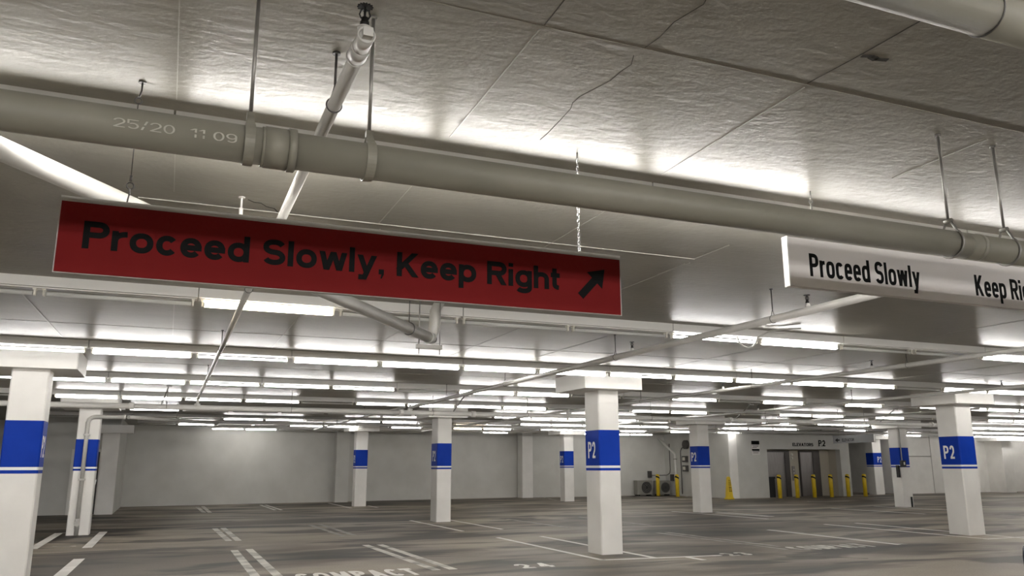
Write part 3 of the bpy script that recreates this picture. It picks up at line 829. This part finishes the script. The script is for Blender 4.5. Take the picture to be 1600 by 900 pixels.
# pipe at the upper right
tp = thing('drain_pipe', 'beige pipe with a bright lower rim across the upper right corner', 'pipe', (2.2, 1.4, 2.75))
sub(MB().tube([(-2.5, 1.4, 2.75), (2.04, 1.4, 2.75)], .0625, 32), 'pipe_length', M['drain'], tp)
sub(MB().tube([(2.04, 1.4, 2.75), (6, 1.4, 2.75)], .063, 32), 'pipe_length', M['drain'], tp)
sub(MB().ring((2.04, 1.4, 2.75), (1, 0, 0), .0635, .003, 32, 5), 'joint_seam', M['dark_steel'], tp)
for x in (0.0, 4.4):
    sub(MB().ring((x, 1.4, 2.75), (1, 0, 0), .068, .005, 28, 6).tube([(x, 1.4, 2.815), (x, 1.0, ZC + .02)], .006, 8), 'hanger', M['steel'], tp)

# ================================================================== SPRINKLER PIPES
def sprinkler_head(parent, x, y, z, big=False):
    """upright head on top of a pipe at z"""
    b = MB()
    b.lathe((x, y, z), [(.016, 0), (.016, .018), (.012, .02), (.012, .034)], 10)
    b.tube([(x - .012, y, z + .03), (x - .018, y, z + .045), (x - .012, y, z + .062), (x, y, z + .068)], .003, 5)
    b.tube([(x + .012, y, z + .03), (x + .018, y, z + .045), (x + .012, y, z + .062), (x, y, z + .068)], .003, 5)
    b.lathe((x, y, z), [(.0045, .03), (.0045, .075)], 8)
    n = 14
    ring_ = []
    for i in range(n * 2):
        a = math.pi * i / n; R = .027 if i % 2 else .020
        ring_.append((x + R * math.cos(a), y + R * math.sin(a)))
    vs = [(p, q, z + .072) for p, q in ring_] + [(p, q, z + .077) for p, q in ring_]
    m_ = 2 * n
    b.add(vs, [list(range(m_))[::-1], list(range(m_, 2 * m_))] + [[i, (i + 1) % m_, m_ + (i + 1) % m_, m_ + i] for i in range(m_)])
    return sub(b, 'sprinkler_head', M['sprk'], parent)
def pipe_hanger(parent, x, y, z, r):
    b = MB().tube([(x, y, z + r + .06), (x, y, ZC)], .0055, 6).tube([(x, y, ZC - .008), (x, y, ZC)], .016, 10)
    o = sub(b, 'hanger_rod', M['dark_steel'], parent)
    k = MB()
    pts = [Vector((x, y, z)) + X_ * ((r + .004) * math.sin(a)) + Z_ * ((r + .004) * math.cos(a)) for a in [math.radians(25 + 310 * i / 20) for i in range(21)]]
    k.tube([(x, y, z + r + .06)] + pts + [(x, y, z + r + .06)], .003, 5)
    sub(k, 'hanger_ring', M['dark_steel'], parent)
def branch(label, x, z, y0, y1, r, heads, hangers, end=False):
    t = thing('sprinkler_pipe', label, 'pipe', (x, (y0 + y1) / 2, z), 'white sprinkler branch pipes')
    sub(MB().tube([(x, y0, z), (x, y1, z)], r, 14), 'pipe', M['pipe_white'], t)
    for y in heads:
        sub(MB().lathe((x, y, z), [(.022, r * .6), (.022, r + .02), (.017, r + .022), (.017, r + .03)], 10), 'outlet', M['pipe_white'], t)
        sprinkler_head(t, x, y, z + r + .028)
    for y in hangers: pipe_hanger(t, x, y, z, r)
    return t
b1 = branch('white sprinkler pipe with a black sprinkler on its near end, passing behind the red sign', .49, 2.875, 2.44, 18.11, .026, [], [2.97, 6.6, 10.2, 13.9])
# near end fitting: coupling, elbow and head
e = MB().tube([(.49, 2.56, 2.875), (.49, 2.485, 2.875)], .033, 18).ring((.49, 2.56, 2.875), Y_, .033, .003, 18, 5)
sub(e, 'coupling', M['pipe_white'], b1)
e = MB().tube([(.49, 2.49, 2.875), (.49, 2.40, 2.875)], .0285, 16).ring((.49, 2.40, 2.875), Y_, .027, .004, 18, 5)
e.tube([(.49, 2.44, 2.875), (.49, 2.44, 2.925)], .022, 14).ring((.49, 2.44, 2.922), Z_, .021, .003, 16, 5)
sub(e, 'tee', M['pipe_white'], b1)
sub(MB().box(.474, .506, 2.372, 2.40, 2.859, 2.891), 'square_plug', M['pipe_white'], b1)
sprinkler_head(b1, .49, 2.44, 2.925)
branch('white sprinkler pipe running from behind the white sign towards the centre column', 5.05, 2.815, 4.2, 18.11, .034, [5.4, 8.35], [5.85, 8.75, 12.4, 15.5])
branch('white sprinkler pipe running back over the right column from the right edge', 9.12, 2.815, 3.5, 18.11, .030, [8.6, 12.0], [8.0, 11.2, 14.8])
branch('white sprinkler pipe crossing in front of the right foremost column head', 13.65, 2.835, 6.0, 26.0, .030, [16.6, 10.0], [13.5, 16.0, 20.5])
branch('farther white sprinkler pipe leading towards the elevator lobby', 18.2, 2.835, 14.0, 30.0, .030, [22.0], [18.6, 24.5])
branch('distant white sprinkler pipe slanting across the ceiling above the grey back wall', 4.95, 2.83, 18.3, 31.0, .026, [26.5], [22.5, 29.0])
branch('distant white sprinkler pipe slanting between the centre columns', 9.12, 2.83, 18.3, 31.0, .026, [27.0], [22.5, 29.0])
# main
mp = thing('sprinkler_main', 'long white sprinkler main pipe crossing beneath the far lamp rows', 'pipe', (8, 18.2, 2.69))
MY, MZ = 18.2, 2.70
for xa, xb in ((-6, -.75), (-.75, 4.85), (4.85, 6.6), (6.6, 14.0), (14.0, 21.5), (21.5, 34)):
    sub(MB().tube([(xa, MY, MZ), (xb, MY, MZ)], .055, 16), 'pipe_length', M['white'], mp)
for x in (-.75, 4.85, 6.6, 14.0, 21.5):
    sub(MB().tube([(x - .05, MY, MZ), (x + .05, MY, MZ)], .072, 16).box(x - .03, x + .03, MY - .10, MY - .06, MZ - .03, MZ + .03), 'coupling', M['white'], mp)
for x in (.49, 5.05, 9.12):
    sub(MB().tube([(x, MY, MZ), (x, MY, 2.82), (x, MY - .04, 2.86)], .03, 12).tube([(x, MY - .02, MZ + .03), (x, MY - .02, MZ + .08)], .06, 12), 'riser', M['white'], mp)
for x in (-2.6, -.1, 2.4, 5.6, 8.0, 11.5, 15.2, 18.8, 22.5):
    pr = MB().tube([(x, MY, MZ + .1), (x, MY, ZC)], .0055, 6)
    pr.ring((x, MY, MZ), (1, 0, 0), .06, .005, 18, 5); pr.tube([(x, MY, MZ + .06), (x, MY, MZ + .11)], .012, 6)
    sub(pr, 'hanger', M['steel'], mp)
for x in (-.2, 6.1, 14.2, 19.4):
    sub(MB().tube([(x, MY - .02, MZ + .05), (x + .12, MY - .5, ZC)], .014, 8).box(x + .07, x + .17, MY - .56, MY - .46, ZC - .03, ZC), 'sway_brace', M['steel'], mp)

# slanting white waste pipe with trapeze hanger
wp = thing('waste_pipe', 'white waste pipe slanting behind the red sign down to a trapeze hanger', 'pipe', (1.0, 5.5, 2.75))
A = Vector((-1.25, 1.95 + .55, 2.79)); B = Vector((2.21, 7.36, 2.70))
A = Vector((-0.80, 4.0, 2.885)) + (Vector((-0.80, 4.0, 2.885)) - B) * .5
A.z = 2.93
A = B + (Vector((-0.7865, 3.94, 2.864)) - B) * 1.35
sub(MB().tube([A, B], .052, 20), 'pipe', M['pipe_white'], wp)
dB = (B - A).normalized()
sub(MB().tube([B - dB * .02, B + dB * .05], .058, 18), 'coupling', M['pipe_white'], wp)
sub(MB().tube([B + dB * .0, B + dB * .07 + Z_ * .03, B + dB * .05 + Z_ * .12 + X_ * .03, B + Z_ * .26 + X_ * .07 + Y_ * .05, Vector((2.36, 7.46, ZC))], .05, 16), 'elbow', M['pipe_white'], wp)
sub(MB().tube([B + dB * .05, B + dB * .11], .04, 12), 'cleanout_plug', M['dark_steel'], wp)
tz = B.z - .075
tr = MB().box(2.085, 2.335, 7.32, 7.36, tz - .04, tz)
sub(tr, 'trapeze_bar', M['steel'], wp)
sub(MB().tube([(2.11, 7.34, tz - .09), (2.11, 7.34, ZC)], .006, 8), 'hanger_rod', M['steel'], wp)
sub(MB().tube([(2.315, 7.34, tz - .09), (2.315, 7.34, ZC)], .006, 8), 'hanger_rod', M['steel'], wp)
c = A + (B - A) * .93
sub(MB().ring(c, dB, .056, .005, 20, 5).tube([c + Z_ * .056, (c.x, c.y, ZC)], .005, 6), 'ring_hanger', M['dark_steel'], wp)

# looped cable under the second lamp row, right
cab = MB()
cx0, cy0 = 6.25, 7.75
lp = [(6.75, 7.35, 3.07), (6.62, 7.5, 3.075), (6.5, 7.62, 3.06), (6.42, 7.72, 3.0), (6.40, 7.75, 2.93), (6.36, 7.76, 2.885), (6.29, 7.76, 2.868), (6.22, 7.76, 2.885), (6.17, 7.77, 2.94), (6.17, 7.8, 3.0)]
cab.tube([Vector(p) for p in lp], .010, 8)
tag(cab.build('looped_cable', M['pipe_white']), 'white flexible cable looping below a strip light right of centre', 'cable')

# ================================================================== ELEVATOR LOBBY
def elevator(name, x0, x1, xm, xj):
    t = struct(name, MB().box(x0, x0 + .05, 32.3, 32.4, 0, 2.2).box(xj, x1, 32.3, 32.4, 0, 2.2).box(x0 + .05, xj, 32.3, 32.4, 2.12, 2.2), M['elev_dark'])
    struct('door_panel', MB().box(x0 + .05, xm - .006, 32.34, 32.38, .01, 2.12), M['elev'], t)
    struct('door_panel', MB().box(xm + .006, xj, 32.36, 32.40, .01, 2.12), M['elev'], t)
    return t
elevator('door_2', 26.55, 28.27, 27.1, 28.0)
elevator('door_3', 28.90, 30.17, 29.24, 29.76)
es = tag(MB().box(28.45, 28.62, 32.36, 32.4, .75, 1.45).build('elevator_call_station', M['elev']), 'steel call button panel on the wall between the two elevators', 'button panel')
for z in (0.95, 1.12, 1.28):
    sub(MB().lathe((28.535, 32.36, z), [(.03, 0), (.03, -.012)], 10, 'y'), 'button', M['holder'], es)
for z, r in ((2.0, .07), (1.84, .06)):
    tag(MB().lathe((28.50, 32.4, z), [(r, 0), (r, -.03), (r * .6, -.05)], 14, 'y').build('indicator_lamp', M['holder']),
        'round pale indicator lamp between the elevators, %s of the two' % ('upper' if z > 1.9 else 'lower'), 'lamp')
tx = lettering('ELEVATORS', (27.90, 31.6, 2.395), X_, Z_, -Y_, .155, 1.28, W=.2, sx=.9, gap=.10, serif=True, d=.01)
tag(tx.build('wall_lettering', M['black']), 'black ELEVATORS lettering on the wall above the lobby opening', 'lettering')
tx = lettering('P2', (29.52, 31.6, 2.40), X_, Z_, -Y_, .30, .42, W=.17, sx=.75, gap=.14, serif=True, d=.01)
tag(tx.build('wall_lettering', M['black']), 'large black P2 lettering beside the ELEVATORS wording', 'lettering')
ns = thing('notice_board', 'small black and white notice on the wall left of the elevators', 'notice', (25.65, 31.59, 2.3))
nb = sub(MB().box(25.42, 25.90, 31.575, 31.6, 1.98, 2.64), 'board', M['sign_white'], ns)
sub(MB().box(25.43, 25.89, 31.57, 31.575, 2.46, 2.63), 'header', M['black'], nb)
hm = MB()
for zz, xa, xb in ((2.42, .05, .42), (2.36, .08, .40), (2.30, .05, .30), (2.16, .04, .44), (2.13, .04, .44), (2.06, .06, .38)):
    hm.box(25.43 + xa, 25.43 + xb, 31.571, 31.575, zz, zz + .018)
hm.box(25.44, 25.88, 31.571, 31.575, 2.18, 2.25)
sub(hm, 'print_lines', M['black'], nb)
tb = thing('waste_bin', 'black waste bin standing at the left side of the elevator lobby', 'bin', (26.65, 32.1, 0))
sub(MB().box(26.38, 26.90, 31.86, 32.26, 0, .86), 'body', M['bin'], tb)
sub(MB().box(26.36, 26.92, 31.84, 32.28, .86, .96), 'lid', M['bin'], tb)

# bollards
def bollard(x, y, label, h=1.07):
    t = thing('bollard', label, 'bollard', (x, y, 0), 'yellow steel bollards')
    sub(MB().lathe((x, y, 0), [(.095, 0), (.095, h - .06), (.08, h - .02), (.04, h)], 14), 'post', M['yellow'], t)
    b = MB()
    n = 14
    vs = []
    for s_ in (0, 1):
        for j in range(n):
            a = 2 * math.pi * j / n
            vs.append((x + .098 * math.cos(a), y + .098 * math.sin(a), h - .20 + .07 * s_ - .05 * math.cos(a)))
    b.add(vs, [[j, (j + 1) % n, n + (j + 1) % n, n + j] for j in range(n)])
    sub(b, 'black_band', M['black'], t)
ords = ['first', 'second', 'third', 'fourth', 'fifth', 'sixth']
for i, x in enumerate((26.42, 27.45, 28.47, 29.52, 30.58, 31.65)):
    bollard(x, 31.0, 'yellow bollard before the elevators, %s of six from the left' % ords[i])
bollard(23.0, 36.0, 'yellow bollard in front of the left air conditioning unit')
bollard(23.35, 34.8, 'yellow bollard in front of the right air conditioning unit')

# caution cone: tall four-sided cone with lettering
cc = thing('caution_cone', 'tall yellow caution cone with black lettering at the wall corner', 'caution cone', (23.55, 31.0, 0))
cxn, cyn = 23.55, 31.0
b = MB()
pr = [(.16, 0), (.16, .05), (.125, .08), (.112, .25), (.07, .85), (.06, .95), (.035, 1.0)]
vs = []; fs = []
for r, zz in pr:
    for sx_, sy_ in ((-1, -1), (1, -1), (1, 1), (-1, 1)):
        vs.append((cxn + sx_ * r, cyn + sy_ * r, zz))
for i in range(len(pr) - 1):
    for j in range(4): fs.append([4 * i + j, 4 * i + (j + 1) % 4, 4 * i + 4 + (j + 1) % 4, 4 * i + 4 + j])
fs += [[3, 2, 1, 0], [4 * len(pr) - 4 + j for j in range(4)]]
b.add(vs, fs)
sub(b, 'cone_body', M['yellow'], cc)
lt = MB()
slope = Vector((0, .042 / .60, 1)).normalized()
for col_ in (-.035, .04):
    for i, ch in enumerate('CAUTION'):
        zz = .80 - i * .078
        yy = cyn - .112 + (zz - .25) * (.042 / .60) - .001
        lettering(ch, (cxn + col_ - .02, yy, zz), X_, slope, -Y_, .062, .045, W=.28, mb=lt, d=.003)
sub(lt, 'lettering', M['black'], cc)

# AC condensers
def condenser(x, y, w_, h_, label):
    t = thing('air_conditioner', label, 'air conditioner', (x, y, 0))
    sub(MB().box(x, x + w_, y, y + .36, .06, .06 + h_), 'casing', M['ac'], t)
    cxx = x + w_ * .62; cz = .06 + h_ * .5; R = min(w_ * .34, h_ * .42)
    g = MB().lathe((cxx, y, cz), [(R, .0), (R, -.015), (R * .9, -.02)], 22, 'y')
    sub(g, 'fan_grille', M['ac_dark'], t)
    rr = MB()
    for k in range(1, 4): rr.ring((cxx, y - .022, cz), (0, 1, 0), R * k / 4 + .03, .006, 20, 4)
    sub(rr, 'guard_wire', M['ac'], t)
    sub(MB().box(x + .05, x + .15, y, y + .36, 0, .06).box(x + w_ - .15, x + w_ - .05, y, y + .36, 0, .06), 'foot', M['rubber'], t)
condenser(22.02, 36.35, .86, .70, 'left beige air conditioning unit on the floor by the back wall')
condenser(23.2, 36.35, .76, .68, 'right beige air conditioning unit on the floor by the back wall')
# pipework and boxes in that corner
cw = thing('corner_pipe', 'white pipe slanting down then dropping along the corner wall', 'pipe', (24.0, 35.6, 0))
sub(MB().tube([(23.7, 36.85, 2.86), (24.03, 35.95, 2.10), (24.03, 35.9, 2.02), (24.03, 35.9, 0)], .055, 12), 'pipe', M['white'], cw)
sub(MB().box(23.97, 24.1, 35.82, 35.98, .9, .94).box(23.97, 24.1, 35.82, 35.98, 1.8, 1.84), 'clamp', M['steel'], cw)
for z, lab in ((1.66, 'upper'), (1.2, 'lower')):
    mb_ = thing('meter_box', '%s dark square meter box on the wall beside the slanting pipe' % lab, 'box', (24.05, 35.1, z))
    sub(MB().box(23.96, 24.1, 34.85, 35.2, z, z + .3), 'case', M['dark_steel'], mb_)
    sub(MB().box(23.945, 23.96, 34.92, 35.13, z + .08, z + .24), 'dial', M['holder'], mb_)
hr = thing('hose_reel', 'dark round reel high on the wall beside the column', 'reel', (24.0, 34.9, 2.5))
sub(MB().lathe((24.1, 34.9, 2.52), [(.22, 0), (.22, -.03), (.08, -.03), (.08, -.12), (.22, -.12), (.22, -.15)], 18, 'x'), 'reel', M['dark_steel'], hr)
tag(MB().box(23.0, 23.2, 36.83, 36.95, .88, 1.22).build('switch_box', M['dark_steel']), 'dark switch box on the back wall above the air conditioning units', 'box')
tag(MB().box(23.98, 24.1, 36.15, 36.35, .72, 1.05).build('isolator_box', M['dark_steel']), 'dark box low on the corner wall beside the right air conditioning unit', 'box')
tag(MB().tube([(23.2, 36.93, 1.0), (23.9, 36.93, 1.0), (24.05, 36.7, 1.02), (24.07, 36.5, 1.12), (24.07, 36.45, 1.3), (24.07, 36.45, 2.6)], .018, 8).build('conduit', M['dark_steel']),
    'thin dark conduit joining the switch box to the corner wall', 'conduit')
tag(MB().tube([(24.07, 35.45, .1), (24.07, 35.45, 2.2), (24.07, 35.35, 2.35), (24.07, 35.2, 2.4)], .02, 8).build('conduit', M['dark_steel']),
    'dark conduit rising to the round reel on the corner wall', 'conduit')

# ================================================================== CAR at the right edge
car = thing('car', 'dark navy parked car only just showing at the right edge', 'car', (7.0, 2.0, 0))
def loft(secs):
    mb = MB(); n = len(secs[0]); vs = [p for s_ in secs for p in s_]; fs = []
    for i in range(len(secs) - 1):
        for j in range(n): fs.append([i * n + j, i * n + (j + 1) % n, (i + 1) * n + (j + 1) % n, (i + 1) * n + j])
    fs += [list(range(n))[::-1], [(len(secs) - 1) * n + j for j in range(n)]]
    return mb.add(vs, fs, True)
def sec(y, x0, x1, z0, z1, r):
    pts = []
    for cx_, cz_, a0 in ((x1 - r, z0 + r, -90), (x1 - r, z1 - r, 0), (x0 + r, z1 - r, 90), (x0 + r, z0 + r, 180)):
        for k in range(5):
            a = math.radians(a0 + 90 * k / 4)
            pts.append((cx_ + r * math.cos(a), y, cz_ + r * math.sin(a)))
    return pts
CX0, CX1, CYF = 5.73, 7.55, 4.30
sub(loft([sec(CYF, CX0 + .14, CX1 - .14, .28, .86, .1), sec(CYF - .06, CX0 + .04, CX1 - .04, .22, .98, .12), sec(CYF - .4, CX0, CX1, .2, 1.02, .14),
          sec(CYF - 1.4, CX0, CX1, .2, 1.04, .14), sec(CYF - 3.9, CX0, CX1, .2, 1.02, .14), sec(CYF - 4.45, CX0 + .05, CX1 - .05, .25, .95, .12), sec(CYF - 4.55, CX0 + .14, CX1 - .14, .3, .85, .1)]), 'body', M['car'], car)
cabn = loft([sec(CYF - 1.1, CX0 + .1, CX1 - .1, .95, 1.03, .03), sec(CYF - 1.9, CX0 + .2, CX1 - .2, .95, 1.46, .1), sec(CYF - 3.0, CX0 + .2, CX1 - .2, .95, 1.48, .1), sec(CYF - 4.0, CX0 + .12, CX1 - .12, .95, 1.05, .03)])
sub(cabn, 'cabin', M['glass'], car)
sub(MB().box(CX0 + .24, CX1 - .24, CYF - 3.0, CYF - 1.85, 1.465, 1.495), 'roof', M['car'], car)
for x in (CX0 + .10, CX1 - .10):
    for y in (CYF - .85, CYF - 3.6):
        s_ = -1 if x < 7 else 1
        wv = sub(MB().lathe((x, y, .33), [(.20, -.10), (.31, -.11), (.33, -.08), (.33, .08), (.31, .11), (.20, .10)], 24, 'x'), 'wheel', M['rubber'], car)
        sub(MB().lathe((x, y, .33), [(.20, -.112), (.20, .112)], 18, 'x'), 'hub', M['chrome'], wv)
for x in (CX0 + .3, CX1 - .3):
    sub(MB().box(x - .16, x + .16, CYF - .06, CYF + .015, .62, .74), 'headlight', M['chrome'], car)
